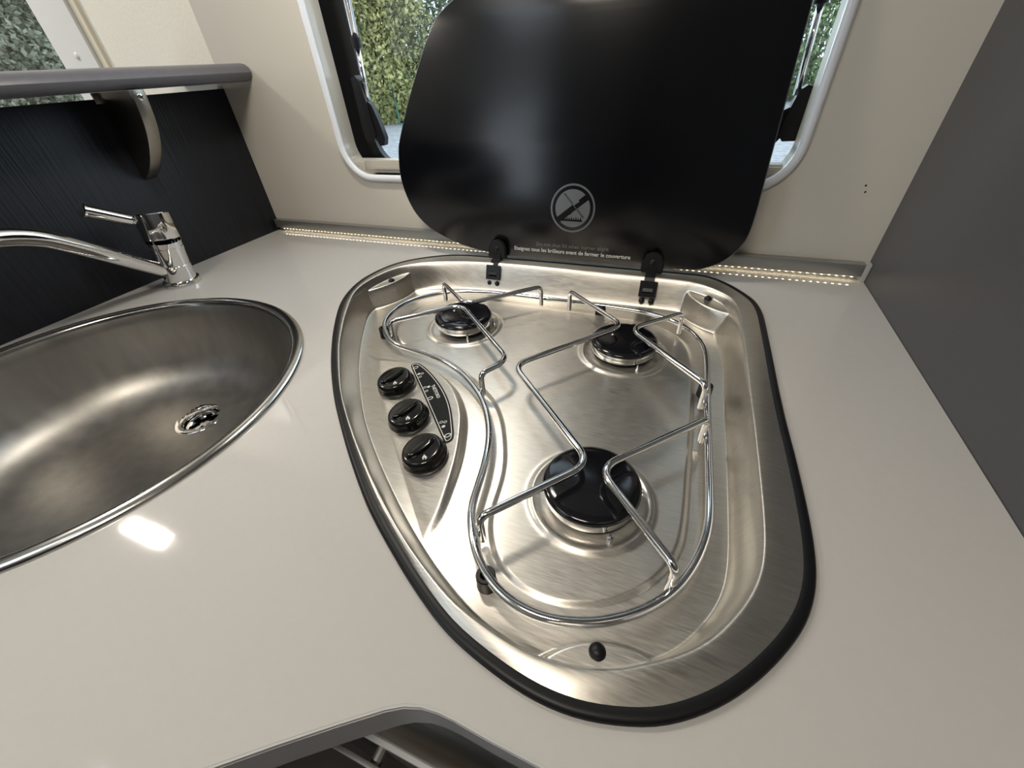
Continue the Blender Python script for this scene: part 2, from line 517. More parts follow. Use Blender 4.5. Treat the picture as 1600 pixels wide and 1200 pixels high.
# ================================================================== FURNITURE
# ---- divider with shelf
tag(MB().box(XL - 0.020, XL, -0.95, -0.0005, -Z0, 0.2415).build('divider_panel', M['black_wood'], bevel=0.0008),
    'black wood-grain divider panel standing behind the chrome tap', 'divider')
prof = [(-0.63, 0.249), (-0.63, 0.272), (-0.468, 0.2735), (-0.459, 0.2715), (-0.452, 0.2665), (-0.4498, 0.261), (-0.452, 0.2555), (-0.459, 0.2505), (-0.470, 0.249)]
n = len(prof)
v = [(p[0], -0.66, p[1]) for p in prof] + [(p[0], -0.001, p[1]) for p in prof]
f = [tuple(range(n)), tuple(reversed(range(n, 2 * n)))] + [(i, i + n, (i + 1) % n + n, (i + 1) % n) for i in range(n)]
tag(autosmooth(fix_normals(mk('shelf', v, f, M['shelf'])), 40), 'slate grey shelf board with rounded front edge above the black divider', 'shelf')

br = thing('shelf_bracket', 'satin metal fin-shaped bracket holding up the grey shelf', 'bracket', (XL, -0.193, 0.138))
side = [(XL, .2488), (-0.4515, .2488), (-0.4515, .240), (-0.4545, .225), (-0.459, .210), (-0.466, .195), (-0.476, .180), (-0.488, .166), (-0.502, .153), (-0.516, .1435), (-0.524, .1395), (XL, .138)]
side = [(p[0], p[1]) for p in catmull(side[1:], 40, False)]
rows = []
for dy, ins in ((-0.0098, 0.0035), (-0.0088, 0.0008), (-0.006, 0), (0.006, 0), (0.0088, 0.0008), (0.0098, 0.0035)):
    row = [(XL, -0.193 + dy, .2488)]
    for p in side: row.append((max(XL, p[0] - ins), -0.193 + dy, max(p[1] + ins * 0.6, 0.138) if p[1] < .24 else min(p[1], .2488)))
    row.append((XL, -0.193 + dy, .138 + ins * 0.6))
    rows.append(row)
v, f = ring_strip(rows); n = len(rows[0])
f += [tuple(range(n)), tuple(reversed(range(len(v) - n, len(v))))]
bo = autosmooth(fix_normals(mk('fin', v, f, M['bracket'], br)), 40)
autosmooth(MB().box(XL, XL + 0.003, -0.209, -0.177, 0.236, 0.2488).build('mounting_flange', M['bracket'], br, bevel=0.001))
v, f = lathe([(0.0, 0.0008), (0.0038, 0.0012), (0.0046, 0.0)], (-0.4512, -0.1925, 0.241), (1, 0, -0.1), 18)
sc = fix_normals(mk('screw', v, f, M['chrome'], br, True))
mb = MB()
for a in (0.4, 0.4 + PI / 2):
    u = V(0, math.cos(a), math.sin(a)); w = V(0, -math.sin(a), math.cos(a)); c = V(-0.4499, -0.1925, 0.241)
    mb.add([c + u * 0.003 + w * .0006, c - u * 0.003 + w * .0006, c - u * .003 - w * .0006, c + u * .003 - w * .0006], [(0, 1, 2, 3)])
mb.build('cross_slot', M['darkhole'], sc)

# ---- outlines of the hob (millimetres)
O = np.array([(311.4, -45.7), (337.0, -64.5), (354.5, -87.3), (367.1, -109.3), (372.7, -137.7), (373.9, -173.8), (374.7, -228.3), (375.3, -287.7), (376.5, -334.0), (378.0, -363.6), (379.3, -407.7), (379.3, -440.3), (377.7, -463.3), (374.0, -481.2), (367.0, -498.8), (356.0, -516.5), (342.2, -534.4), (328.4, -548.9), (312.7, -561.3), (297.4, -570.4), (282.0, -575.7), (264.7, -580.1), (246.0, -581.5), (226.7, -579.9), (204.4, -575.4), (185.5, -570.2), (172.4, -564.7), (148.6, -552.5), (127.4, -540.2), (105.3, -526.7), (83.5, -512.0), (47.9, -484.1), (18.2, -459.0), (-19.1, -425.5), (-56.7, -386.9), (-85.7, -353.1), (-116.9, -312.9), (-152.5, -259.4), (-170.8, -213.8), (-175.9, -172.4), (-166.4, -126.8), (-144.6, -94.1), (-104.0, -65.6), (-71.0, -54.2), (-47.3, -51.0), (10.7, -49.5), (85.3, -49.0), (223.5, -46.5), (252.5, -43.4), (284.2, -41.5)]) / 1000
O[-4:, 1] = (-0.0475, -0.0455, -0.0440, -0.0440)[-4:]
CR = np.array([(339.2, -110.9), (347.0, -136.3), (348.6, -178.0), (349.8, -233.4), (350.4, -301.6), (351.2, -347.3), (351.4, -401.5), (351.1, -436.9), (349.6, -461.5), (345.8, -480.5), (337.5, -499.8), (323.6, -521.0), (311.5, -533.8), (300.4, -542.1), (273.0, -557.9), (250.7, -563.8), (231.7, -565.1), (215.6, -563.3), (197.4, -559.8), (177.8, -554.2), (149.2, -540.8), (128.7, -529.4), (102.4, -512.7), (76.5, -494.6), (40.6, -467.3), (8.0, -440.1), (-24.7, -409.1), (-74.0, -352.7), (-97.3, -321.0), (-117.2, -291.7), (-136.6, -259.1), (-152.5, -228.6), (-158.3, -200.6), (-156.5, -173.4), (-148.4, -143.0), (-132.9, -121.0), (-101.4, -100.1), (-64.3, -88.6), (-22.7, -81.4), (35.3, -77.5), (93.2, -76.8), (165.4, -75.8), (210.7, -74.9), (246.2, -74.2), (272.1, -74.5), (292.5, -77.0), (312.4, -85.9), (329.3, -99.9)]) / 1000
ISL = np.array([(-76.3, -249.2), (-61.2, -267.4), (-42.9, -278.0), (-12.6, -284.4), (30.1, -294.8), (70.2, -314.4), (95.9, -331.8), (115.5, -347.8), (130.8, -366.9), (142.0, -386.6), (154.4, -413.9), (161.2, -438.2), (165.0, -467.9), (168.8, -481.8), (173.7, -491.0), (180.4, -501.1), (188.6, -508.4), (203.0, -516.3), (217.0, -519.3), (233.3, -519.4), (254.1, -513.6), (269.1, -505.4), (281.4, -495.1), (292.4, -482.4), (301.1, -467.2), (306.5, -451.6), (308.5, -423.5), (308.6, -387.3), (308.6, -350.0), (308.4, -320.9), (307.9, -277.2), (305.4, -220.6), (298.1, -183.3), (284.7, -160.4), (266.7, -147.4), (245.3, -138.5), (206.8, -134.1), (169.0, -134.4), (130.6, -135.4), (82.8, -136.0), (16.9, -134.7), (-42.0, -143.9), (-70.8, -165.9), (-83.0, -192.3), (-84.5, -220.0)]) / 1000
RING = np.array([(-70.5, -276.4), (-86.1, -257.5), (-95.0, -235.5), (-96.7, -209.3), (-89.5, -184.3), (-75.2, -165.5), (-52.0, -148.9), (-21.7, -136.9), (24.1, -129.1), (92.7, -127.7), (128.0, -127.1), (166.7, -127.0), (200.3, -127.3), (232.1, -129.4), (249.1, -132.5), (268.1, -140.0), (284.2, -149.2), (297.3, -162.1), (307.5, -177.5), (314.4, -195.2), (317.9, -217.4), (319.2, -247.8), (319.8, -287.9), (320.6, -323.8), (321.6, -356.8), (322.7, -392.3), (323.3, -415.5), (323.2, -430.1), (321.4, -445.1), (317.6, -460.4), (312.7, -473.8), (306.6, -486.2), (300.0, -495.6), (288.1, -508.4), (271.2, -521.0), (252.7, -530.0), (229.6, -535.2), (208.3, -533.5), (190.8, -526.5), (174.3, -513.4), (161.4, -496.4), (153.4, -480.5), (149.8, -464.0), (145.5, -440.0), (138.7, -414.4), (128.8, -391.1), (115.1, -369.3), (97.3, -348.5), (64.0, -323.2), (28.9, -307.7), (-5.9, -300.5), (-35.2, -295.9), (-54.4, -288.5)]) / 1000
ZF = -0.032                    # floor of the pressed tray
O = soften(ccw(catmull(O, 280)), 3)
CR = soften(ccw(catmull(CR, 280)), 3)
ISL = soften(ccw(catmull(ISL, 240)), 3)
RING = soften(catmull(RING, 330), 4)

# ---- worktop with cut-outs for hob and sink
SC, SR = (-0.291, -0.502), 0.221
front = [(0.5, -0.602), (0.26, -0.602), (0.2224, -0.6015), (0.205, -0.6008), (0.196, -0.6010), (0.187, -0.6022), (0.178, -0.6052), (0.1698, -0.6098), (0.1494, -0.6243), (0.1278, -0.6402), (0.1092, -0.6545), (-0.06, -0.7835), (-0.18, -0.875)]
outer = [(XR - 0.0005, -0.0005), (XL + 0.0005, -0.0005), (XL + 0.0005, -0.90), (-0.21, -0.90)] + front[::-1]
outer[-1] = (XR - 0.0005, -0.602)
hobhole = offset_in(O, 0.005)
wt = thing('worktop', 'cream high-gloss worktop holding the sink and the hob', 'worktop', (0, -0.3, -0.03))
v, f = prism([outer, [tuple(p) for p in hobhole[::-1]], circle(SC, SR - 0.008, 96)[::-1]], lambda p: (p[0], p[1], -0.030), (0, 0, 1), 0.030)
mk('top_panel', v, f, M['worktop'], wt)
# grey band on the front edge, with a pale line along its top arris
fr = [np.array(p) for p in front]
def band(z0, z1, off):
    P = np.array(fr); T = np.gradient(P, axis=0); T /= np.linalg.norm(T, axis=1)[:, None]
    Nn = np.stack([T[:, 1], -T[:, 0]], 1) * -1
    Nn = np.where((Nn[:, 1:2] > 0), -Nn, Nn)
    Q = P + Nn * off
    v = [(p[0], p[1], z) for z in (z0, z1) for p in P] + [(q[0], q[1], z) for z in (z0, z1) for q in Q]
    n = len(P); f = []
    for i in range(n - 1):
        f += [(2 * n + i, 2 * n + i + 1, 3 * n + i + 1, 3 * n + i), (n + i, n + i + 1, 3 * n + i + 1, 3 * n + i), (i, i + 1, 2 * n + i + 1, 2 * n + i)]
    return v, f
v, f = band(-0.030, -0.0030, 0.0015); autosmooth(fix_normals(mk('edge_band', v, f, M['edge'], wt)), 60)
v, f = band(-0.0030, -0.0002, 0.0012); autosmooth(fix_normals(mk('edge_line', v, f, M['edge_line'], wt)), 60)

# ---- cabinet under the diagonal part and under the hob
cb = [(XL + 0.001, -0.002), (0.028, -0.002), (0.028, -0.698), (-0.06, -0.766), (-0.20, -0.872), (XL + 0.001, -0.88)]
v, f = prism([cb], lambda p: (p[0], p[1], -Z0), (0, 0, 1), Z0 - 0.165)
tag(fix_normals(mk('base_cabinet', v, f, M['cabinet'])), 'light grey base cabinet below the sink', 'cabinet')

# ---- oven below the hob
ov = thing('oven', 'built-in oven with brushed steel fascia under the worktop front edge', 'oven', (0.25, -0.5, -Z0))
MB().box(0.032, 0.497, -0.594, -0.03, -0.86, -0.085).build('body', M['blackpl'], ov)
fas = [(-0.5945, -0.0325), (-0.600, -0.036), (-0.607, -0.046), (-0.6125, -0.060), (-0.6150, -0.078), (-0.6155, -0.098), (-0.5945, -0.098)]
n = len(fas)
v = [(0.032, a, b) for a, b in fas] + [(0.497, a, b) for a, b in fas]
f = [tuple(range(n)), tuple(reversed(range(n, 2 * n)))] + [(i, i + n, (i + 1) % n + n, (i + 1) % n) for i in range(n)]
autosmooth(fix_normals(mk('control_fascia', v, f, M['oven_steel'], ov)), 40)
MB().box(0.032, 0.497, -0.6185, -0.5945, -0.106, -0.0985).build('trim_strip', M['edge_line'], ov, bevel=0.001)
dr = MB().box(0.032, 0.497, -0.6175, -0.5945, -0.52, -0.107).build('door', M['enamel'], ov, bevel=0.002)
MB().box(0.045, 0.485, -0.6305, -0.6270, -0.138, -0.118).build('handle', M['alu'], dr, bevel=0.0008)
for x in (0.135, 0.43):
    v, f = tube([(x, -0.617, -0.128), (x, -0.628, -0.128)], 0.004, n=10); autosmooth(mk('handle_post', v, f, M['alu'], dr))

# ---- overhead locker with slim lamp (above the picture)
lo = thing('overhead_locker', 'cream overhead locker above the kitchen window', 'locker', (0, -0.16, 0.64))
MB().box(XL, XR - 0.001, -0.30, -0.001, 0.64, ZC - 0.001).build('body', M['white_frame'], lo)
MB().box(XL + 0.01, -0.02, -0.318, -0.301, 0.65, ZC - 0.01).build('door', M['grey_panel'], lo, bevel=0.002)
MB().box(-0.015, XR - 0.01, -0.318, -0.301, 0.65, ZC - 0.01).build('door', M['grey_panel'], lo, bevel=0.002)
def lamp(name, x, y, z, sx, sy, label):
    l = thing(name, label, 'lamp', (x, y, z))
    MB().box(x - sx / 2 - 0.008, x + sx / 2 + 0.008, y - sy / 2 - 0.008, y + sy / 2 + 0.008, z - 0.012, z - 0.0005).build('housing', M['white_pl'], l, bevel=0.002)
    MB().box(x - sx / 2, x + sx / 2, y - sy / 2, y + sy / 2, z - 0.016, z - 0.012).build('diffuser', M['lamp'], l)
lamp('locker_lamp', -0.12, -0.21, 0.64, 0.11, 0.045, 'slim warm lamp under the overhead locker')
lamp('ceiling_and_fill_lamp', 0.10, -0.98, ZC, 0.36, 0.08, 'long warm fill lamp added over the aisle')  # added lamp, brightens the worktop front and the oven
lamp('ceiling_and_fill_lamp', -1.355, -0.39, ZC, 0.20, 0.045, 'long warm ceiling lamp over the lounge')

# ---- tall dark unit added across the aisle (behind the camera) to darken lid reflections
wd = thing('added_dark_unit', 'tall black unit added across the aisle for dark lid reflections', 'added_dark_unit', (-0.1, -1.97, -Z0))
MB().box(-0.62, 0.495, -2.19, -1.76, -Z0 + 0.002, ZC - 0.002).build('body', M['added_dark_unit'], wd)
for x0, x1 in ((-0.61, -0.065), (-0.06, 0.485)):
    d_ = MB().box(x0, x1, -1.759, -1.742, -0.82, ZC - 0.03).build('door', M['added_dark_unit'], wd, bevel=0.002)
    MB().box(x1 - 0.06 if x0 < -0.3 else x0 + 0.045, x1 - 0.045 if x0 < -0.3 else x0 + 0.06, -1.741, -1.728, 0.0, 0.16).build('handle', M['alu'], d_, bevel=0.002)

# ================================================================== SINK AND TAP
sk = thing('sink', 'round satin stainless steel sink bowl sunk into the worktop', 'sink', (SC[0], SC[1], -0.13))
def dense(prof, n):
    P = catmull([(p[0], p[1]) for p in prof], n, False); return [tuple(p) for p in P]
rimp = [(SR, 0.0003), (SR - .0006, 0.0022), (SR - .0035, 0.0040), (SR - .008, 0.0044), (SR - .012, 0.0034), (SR - .0145, 0.0012), (SR - .0155, -0.0020)]
v, f = lathe(dense(rimp, 22), (SC[0], SC[1], 0), n=128); fix_normals(mk('rim', v, f, M['rim'], sk, True))
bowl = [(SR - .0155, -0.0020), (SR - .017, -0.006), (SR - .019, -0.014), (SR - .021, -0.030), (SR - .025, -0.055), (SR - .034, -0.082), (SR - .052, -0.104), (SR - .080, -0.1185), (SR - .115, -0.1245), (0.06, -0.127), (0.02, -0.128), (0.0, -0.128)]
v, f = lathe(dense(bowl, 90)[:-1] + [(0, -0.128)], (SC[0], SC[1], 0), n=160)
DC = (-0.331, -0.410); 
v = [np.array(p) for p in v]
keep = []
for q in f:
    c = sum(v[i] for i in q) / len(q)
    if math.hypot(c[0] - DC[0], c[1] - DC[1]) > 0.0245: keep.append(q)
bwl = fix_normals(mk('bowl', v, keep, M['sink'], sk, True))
zd = -0.1262
v, f = lathe([(0.034, -0.0005), (0.0335, 0.0006), (0.031, 0.0012), (0.0275, 0.0006), (0.0255, -0.002), (0.0245, -0.006), (0.024, -0.014)], (DC[0], DC[1], zd), n=48)
dn = fix_normals(mk('drain', v, f, M['chrome'], sk, True))
slots = [[(DC[0] + r * math.cos(a), DC[1] + r * math.sin(a)) for r, a in ((0.006, k * PI / 3 - .25), (0.019, k * PI / 3 - .28), (0.0205, k * PI / 3), (0.019, k * PI / 3 + .28), (0.006, k * PI / 3 + .25))][::-1] for k in range(6)]
v, f = prism([circle(DC, 0.0239, 40)] + slots, lambda p: (p[0], p[1], zd - 0.012), (0, 0, 1), 0.0015)
mk('strainer', v, f, M['chrome'], dn)
v, f = lathe([(0.024, -0.0125), (0.023, -0.03), (0, -0.03)], (DC[0], DC[1], zd), n=32); mk('waste_pipe', v, f, M['darkhole'], dn)

tp = thing('mixer_tap', 'chrome single-lever mixer tap with slanted spout beside the black divider', 'tap', (-0.4705, -0.262, 0))
b0 = V(-0.4705, -0.262, 0.0); b1 = V(-0.4600, -0.2600, 0.070); b2 = V(-0.4635, -0.2550, 0.107)
ax1 = b1 - b0; L1 = np.linalg.norm(ax1)
v, f = lathe([(0.0, 0.0095), (0.0215, 0.0092), (0.0255, 0.007), (0.0262, 0.003), (0.0262, 0.0003)], b0, n=40); fix_normals(autosmooth(mk('base_ring', v, f, M['chrome'], tp)))
v, f = lathe([(0.0215, 0.004), (0.0212, 0.02), (0.0205, 0.034), (0.0200, 0.0345), (0.0200, 0.0355), (0.0205, 0.036), (0.0210, 0.050), (0.0225, L1 - .008), (0.0218, L1 - .0075), (0.0225, L1), (0, L1)], b0, ax1 / L1, 40)
autosmooth(fix_normals(mk('body', v, f, M['chrome'], tp)))
ax2 = b2 - b1; L2 = np.linalg.norm(ax2); a2 = ax2 / L2
v, f = lathe([(0.020, 0.0), (0.020, 0.001), (0.0226, 0.0012), (0.0232, 0.0025), (0.0232, L2 - .0015), (0.0220, L2), (0, L2)], b1, a2, 44)
cap = autosmooth(fix_normals(mk('lever_cap', v, f, M['chrome'], tp)))
l0 = b1 + a2 * 0.030 + V(-0.006, -0.020, 0.002); l1 = V(-0.470, -0.3260, 0.1300)
dl = (l1 - l0) / np.linalg.norm(l1 - l0)
v, f = tube([l0, l0 + dl * 0.004, l0 + dl * 0.0045, l0 + dl * 0.006, l1 - dl * 0.0035, l1 - dl * 0.003, l1 - dl * 0.0005, l1], [0.0060, 0.0060, 0.0050, 0.0074, 0.0080, 0.0088, 0.0090, 0.0080], n=18)
autosmooth(mk('lever', v, f, M['chrome'], cap))
sp = ([(-0.4705, -0.2625, 0.016), (-0.4655, -0.3165, 0.060), (-0.4560, -0.3660, 0.0995), (-0.4500, -0.3925, 0.1175), (-0.4440, -0.4250, 0.1290), (-0.4330, -0.4600, 0.1330), (-0.4200, -0.4900, 0.1240), (-0.4150, -0.4980, 0.106)])
v, f = tube(catmull(sp, 70, False), 0.0105, n=20); autosmooth(mk('spout', v, f, M['chrome'], tp))

# ================================================================== HOB
hb = thing('hob', 'three-burner stainless steel gas hob with open black glass lid', 'hob', (0.15, -0.31, 0))
# gasket
prof = []
for off, z in ((0.0, 0.0003), (-0.0002, 0.0020), (0.0008, 0.0036), (0.0028, 0.0044), (0.0062, 0.0042), (0.0085, 0.0030)):
    q = offset_in(O, off); prof.append([(p[0], p[1], z) for p in q])
v, f = ring_strip(prof); autosmooth(fix_normals(mk('gasket', v, f, M['rubber'], hb)), 60)

# pressed tray: a height field over the outline
OI = offset_in(O, 0.0062)
ctr = V(0.15, -0.31)
BUR = [(0.236, -0.4315), (0.2265, -0.2165), (0.0135, -0.2145)]
KP0, KP1 = V(-0.0717, -0.3198), V(0.1190, -0.5040)
ke = (KP1 - KP0) / np.linalg.norm(KP1 - KP0); kn = V(-ke[1], ke[0])
KS = 0.138
KPL = ccw(catmull([(-72, -320), (-58, -318.3), (-39, -317), (-9, -316.6), (28.7, -325.0), (56.7, -340.8), (75.2, -357.8), (92.2, -380.6), (104.5, -407.4), (113.5, -434.2), (120.0, -464.0), (123.6, -488.0), (122.5, -506.5), (117, -502.5), (67, -456), (-23, -367)], 240)) / 1000
if KPL[:, 0].max() > 1: KPL /= 1000
PADS = [((-0.222, -0.132), 0.102, -0.0045, 0.009), ((0.3525, -0.071), 0.0705, -0.0045, 0.009), ((0.2817, -0.5974), 0.0640, -0.0040, 0.010)]
def tray_z(X):
    far = np.hypot(X[:, 0] - ctr[0], X[:, 1] - ctr[1]) > 0.125      # the middle is flat floor
    dc = np.full(len(X), 0.1); do = np.full(len(X), 0.1)
    edge = np.where(far)[0]
    dc[edge] = sdist(X[edge], CR); do[edge] = sdist(X[edge], OI)
    # rim
    t = np.clip(do, 0, None) / (np.clip(do, 0, None) + np.clip(-dc, 0, None) + 1e-9)
    z = 0.0036 + (0.0064 - 0.0036) * np.sin(np.clip(t, 0, 1) * PI / 2)
    w = 0.0125 + 0.0090 * sstep((X[:, 1] + 0.22) / 0.10)
    s = sstep(np.clip(dc, 0, None) / w)
    z = z * (1 - s) + ZF * s
    fl = np.zeros(len(X))
    fl += 0.0020 * sstep((sdist(X, ISL) + 0.0028) / 0.0056)
    for c in BUR:
        r = np.hypot(X[:, 0] - c[0], X[:, 1] - c[1])
        fl += 0.0022 * np.exp(-((r - 0.0470) / 0.0034) ** 2)
    u = (X - KP0) @ kn
    q = np.full(len(X), -1.0)
    nb = np.where((X[:, 0] > -0.085) & (X[:, 0] < 0.135) & (X[:, 1] > -0.52) & (X[:, 1] < -0.305))[0]
    if len(nb): q[nb] = sdist(X[nb], KPL)
    fl = np.maximum(fl, (KS * np.clip(u, 0, None)) * sstep((q + 0.0065) / 0.0075))
    z = z + fl * s
    for c, R, zp, e in PADS:
        r = np.hypot(X[:, 0] - c[0], X[:, 1] - c[1])
        zz = ZF + (zp - ZF) * sstep((R - r + 0.0025) / e)
        z = np.where(dc > 0, np.maximum(z, np.where(R - r > -0.0025, zz, -1)), z)
    return z
NA = 960
Oa = catmull(OI, NA)
rel = Oa - ctr
tt = np.concatenate([np.linspace(0, 0.76, 170), np.linspace(0.76, 1.0, 110)[1:]])[1:]
X = (ctr + tt[:, None, None] * rel[None]).reshape(-1, 2)
Zt = tray_z(np.vstack([ctr[None], X]))
verts = np.concatenate([np.vstack([ctr[None], X]), Zt[:, None]], 1)
NR = len(tt)
idx = (1 + np.arange(NR * NA)).reshape(NR, NA)
k2 = np.roll(np.arange(NA), -1)
quads = np.stack([idx[:-1], idx[1:], idx[1:][:, k2], idx[:-1][:, k2]], -1).reshape(-1, 4)
faces = [(0, int(idx[0, k]), int(idx[0, (k + 1) % NA])) for k in range(NA)] + quads.tolist()
trayo = mk('tray', verts, faces, M['tray'], hb, True)
def z_at(x, y): return float(tray_z(np.array([[x, y]]))[0])

# lid rests: rubber buffers on the three pads
for x, y in ((-0.1375, -0.160), (0.3145, -0.1015), (0.2645, -0.5475)):
    v, f = lathe([(0, 0.0040), (0.0022, 0.0036), (0.0042, 0.0022), (0.0048, 0.0004), (0.0046, -0.001)], (x, y, z_at(x, y)), n=20)
    fix_normals(mk('lid_buffer', v, f, M['rubber'], hb, True))

# burners
for c in BUR:
    zb = z_at(*c)
    v, f = lathe([(0.0345, 0.0065), (0.0345, 0.004), (0.0300, 0.003), (0.0300, -0.0004)], (c[0], c[1], zb), n=48)
    b = fix_normals(mk('burner', v, f, M['blackpl'], hb, True))
    v, f = lathe([(0.0330, 0.0158), (0.0362, 0.0157), (0.0368, 0.0150), (0.0366, 0.0070), (0.0355, 0.0062), (0.0300, 0.0060)], (c[0], c[1], zb), n=64)
    autosmooth(fix_normals(mk('crown', v, f, M['chrome'], b)))
    v, f = lathe([(0, 0.0218), (0.020, 0.0217), (0.0300, 0.0212), (0.0350, 0.0203), (0.0376, 0.0190), (0.0384, 0.0175), (0.0381, 0.0160), (0.0370, 0.0154), (0.033, 0.0154)], (c[0], c[1], zb), n=64)
    autosmooth(fix_normals(mk('cap', v, f, M['enamel'], b)), 60)
    v, f = lathe([(0, 0.0008), (0.0014, 0.0007), (0.0020, 0)], (c[0] - 0.0135, c[1] + 0.001, zb + 0.0217), n=14); fix_normals(mk('rivet', v, f, M['chrome'], b, True))
    for a in (-1.0, 0.35):
        x, y = c[0] + 0.0405 * math.cos(a), c[1] + 0.0405 * math.sin(a)
        v, f = lathe([(0, 0.0090), (0.0010, 0.0088), (0.0011, 0.0055), (0.0019, 0.0054), (0.0022, -0.0004)], (x, y, z_at(x, y)), n=12)
        autosmooth(fix_normals(mk('ignition_pin', v, f, M['wire'], b)))

# control knobs, standing square to the sloped knob platform
KN = np.array([-KS * kn[0], -KS * kn[1], 1.0]); KN /= np.linalg.norm(KN)
def plat(x, y): return ZF + KS * max(0.0, float((V(x, y) - KP0) @ kn))
def kbase(x, y):
    top = V(x, y, -0.0125); d = top[2] - plat(x, y)
    return top - KN * d
flame = [(0.0, -3.0), (1.5, -2.6), (2.3, -1.4), (2.2, -0.2), (1.3, 1.0), (0.4, 2.0), (0.2, 3.4), (-1.0, 2.2), (-2.0, 0.6), (-2.3, -1.0), (-1.6, -2.4), (-0.9, -2.9), (-1.0, -1.6), (-0.3, -0.4), (0.5, -1.3), (0.6, -2.2)]
for kx, ky in ((-0.0020, -0.3585), (0.0425, -0.4020), (0.0845, -0.4405)):
    B0 = kbase(kx, ky)
    gx = V(0.46, 0.888, 0); gx = gx - KN * (gx @ KN); gx /= np.linalg.norm(gx); gy = np.cross(KN, gx)
    def kp(a, b, h): return B0 + gx * a + gy * b + KN * h
    v, f = lathe([(0, 0.0140), (0.0155, 0.0142), (0.0172, 0.0139), (0.0186, 0.0127), (0.0195, 0.0105), (0.0199, 0.0070), (0.0208, 0.0058), (0.0212, 0.0042), (0.0210, 0.0012), (0.0202, 0.0002)], B0, KN, 56)
    k = autosmooth(fix_normals(mk('knob', v, f, M['knob'], hb)), 50)
    # grip: a lens-shaped ridge across the knob
    n = 26; rows = []
    for h, s in ((0.0120, 1.0), (0.0160, 0.97), (0.0170, 0.88), (0.0172, 0.70)):
        row = []
        for i in range(n):
            t = 2 * PI * i / n
            row.append(kp(0.0150 * s * math.cos(t), 0.0046 * s * math.copysign(abs(math.sin(t)) ** 1.3, math.sin(t)), h))
        rows.append(row)
    v, f = ring_strip(rows); f.append(tuple(range(3 * n, 4 * n)))
    autosmooth(fix_normals(mk('grip', v, f, M['knob'], k)), 50)
    # flame symbol on the face and oval zero mark on the skirt
    cdir = V(0.55, -0.55, 0); 
    def fl3(p):
        e1 = V(0.85, 0.53, 0); e2 = V(-0.53, 0.85, 0)
        q = V(kx, ky, 0) * 0
        w = cdir / np.linalg.norm(cdir) * 0.0122 + e1 * p[0] * 0.00095 + e2 * p[1] * 0.00095
        w = w - KN * (w @ KN)
        return B0 + w + KN * 0.01435
    v, f = prism([flame], fl3, KN, 0.0002); fix_normals(mk('flame_mark', v, f, M['print'], k))
    zc = B0 + gx * 0.0186 + gy * 0.002 + KN * 0.0128
    zn = gx * 0.75 + KN * 0.66; zu = gy; zv = np.cross(zn, zu)
    v, f = prism([[(0.0026 * math.cos(t), 0.0016 * math.sin(t)) for t in np.linspace(0, 2 * PI, 20, endpoint=False)], [(0.0018 * math.cos(t), 0.0009 * math.sin(t)) for t in np.linspace(0, 2 * PI, 20, endpoint=False)][::-1]],
                 lambda p: zc + zu * p[0] + zv * p[1] + zn * 0.0004, zn, 0.0003)
    fix_normals(mk('zero_mark', v, f, M['print'], k))

# control label on the platform
LB = soften(ccw(catmull(np.array([(-1.2, -325.5), (-3.6, -320.0), (0.5, -316.6), (9.8, -319.0), (29.9, -331.0), (51.6, -347.5), (68.4, -363.5), (81.8, -380.1), (94.6, -400.1), (99.7, -409.2), (101.0, -415.1), (97.8, -419.0), (92.6, -417.4), (59.9, -385.2), (28, -354)]) / 1000, 120)), 1)
def on_plat(h): return lambda p: V(p[0], p[1], plat(p[0], p[1])) + KN * h
v, f = prism([[tuple(p) for p in LB]], on_plat(0.0001), KN, 0.0006)
lab = fix_normals(mk('control_label', v, f, M['label'], hb))
def lprint(name, polys):
    v, f = prism([[tuple(p) for p in q] for q in polys], on_plat(0.00075), KN, 0.00012); fix_normals(mk(name, v, f, M['print'], lab))
lprint('border_line', [offset_in(LB, 0.0016), offset_in(LB, 0.0024)[::-1]])
def oval(c, a, b, n=20, rot=0.75): return [(c[0] + a * math.cos(t) * math.cos(rot) - b * math.sin(t) * math.sin(rot), c[1] + a * math.cos(t) * math.sin(rot) + b * math.sin(t) * math.cos(rot)) for t in np.linspace(0, 2 * PI, n, endpoint=False)]
for c in ((0.0045, -0.3248), (0.0497, -0.3684), (0.0941, -0.4111)):
    lprint('zero_symbol', [oval(c, 0.0035, 0.0024), oval(c, 0.0024, 0.0014)[::-1]])
for grp, full in ((((0.0149, -0.3345), (0.0187, -0.3332), (0.0192, -0.3388)), 0), (((0.0346, -0.3539), (0.0385, -0.3522), (0.0396, -0.3587)), 1), (((0.0793, -0.3971), (0.0832, -0.3958), (0.0843, -0.4016)), 2)):
    for i, c in enumerate(grp):
        if i == full: lprint('burner_dot', [oval(c, 0.0019, 0.0016, 14)])
        else: lprint('burner_dot', [oval(c, 0.0019, 0.0016, 14), oval(c, 0.0013, 0.0010, 14)[::-1]])

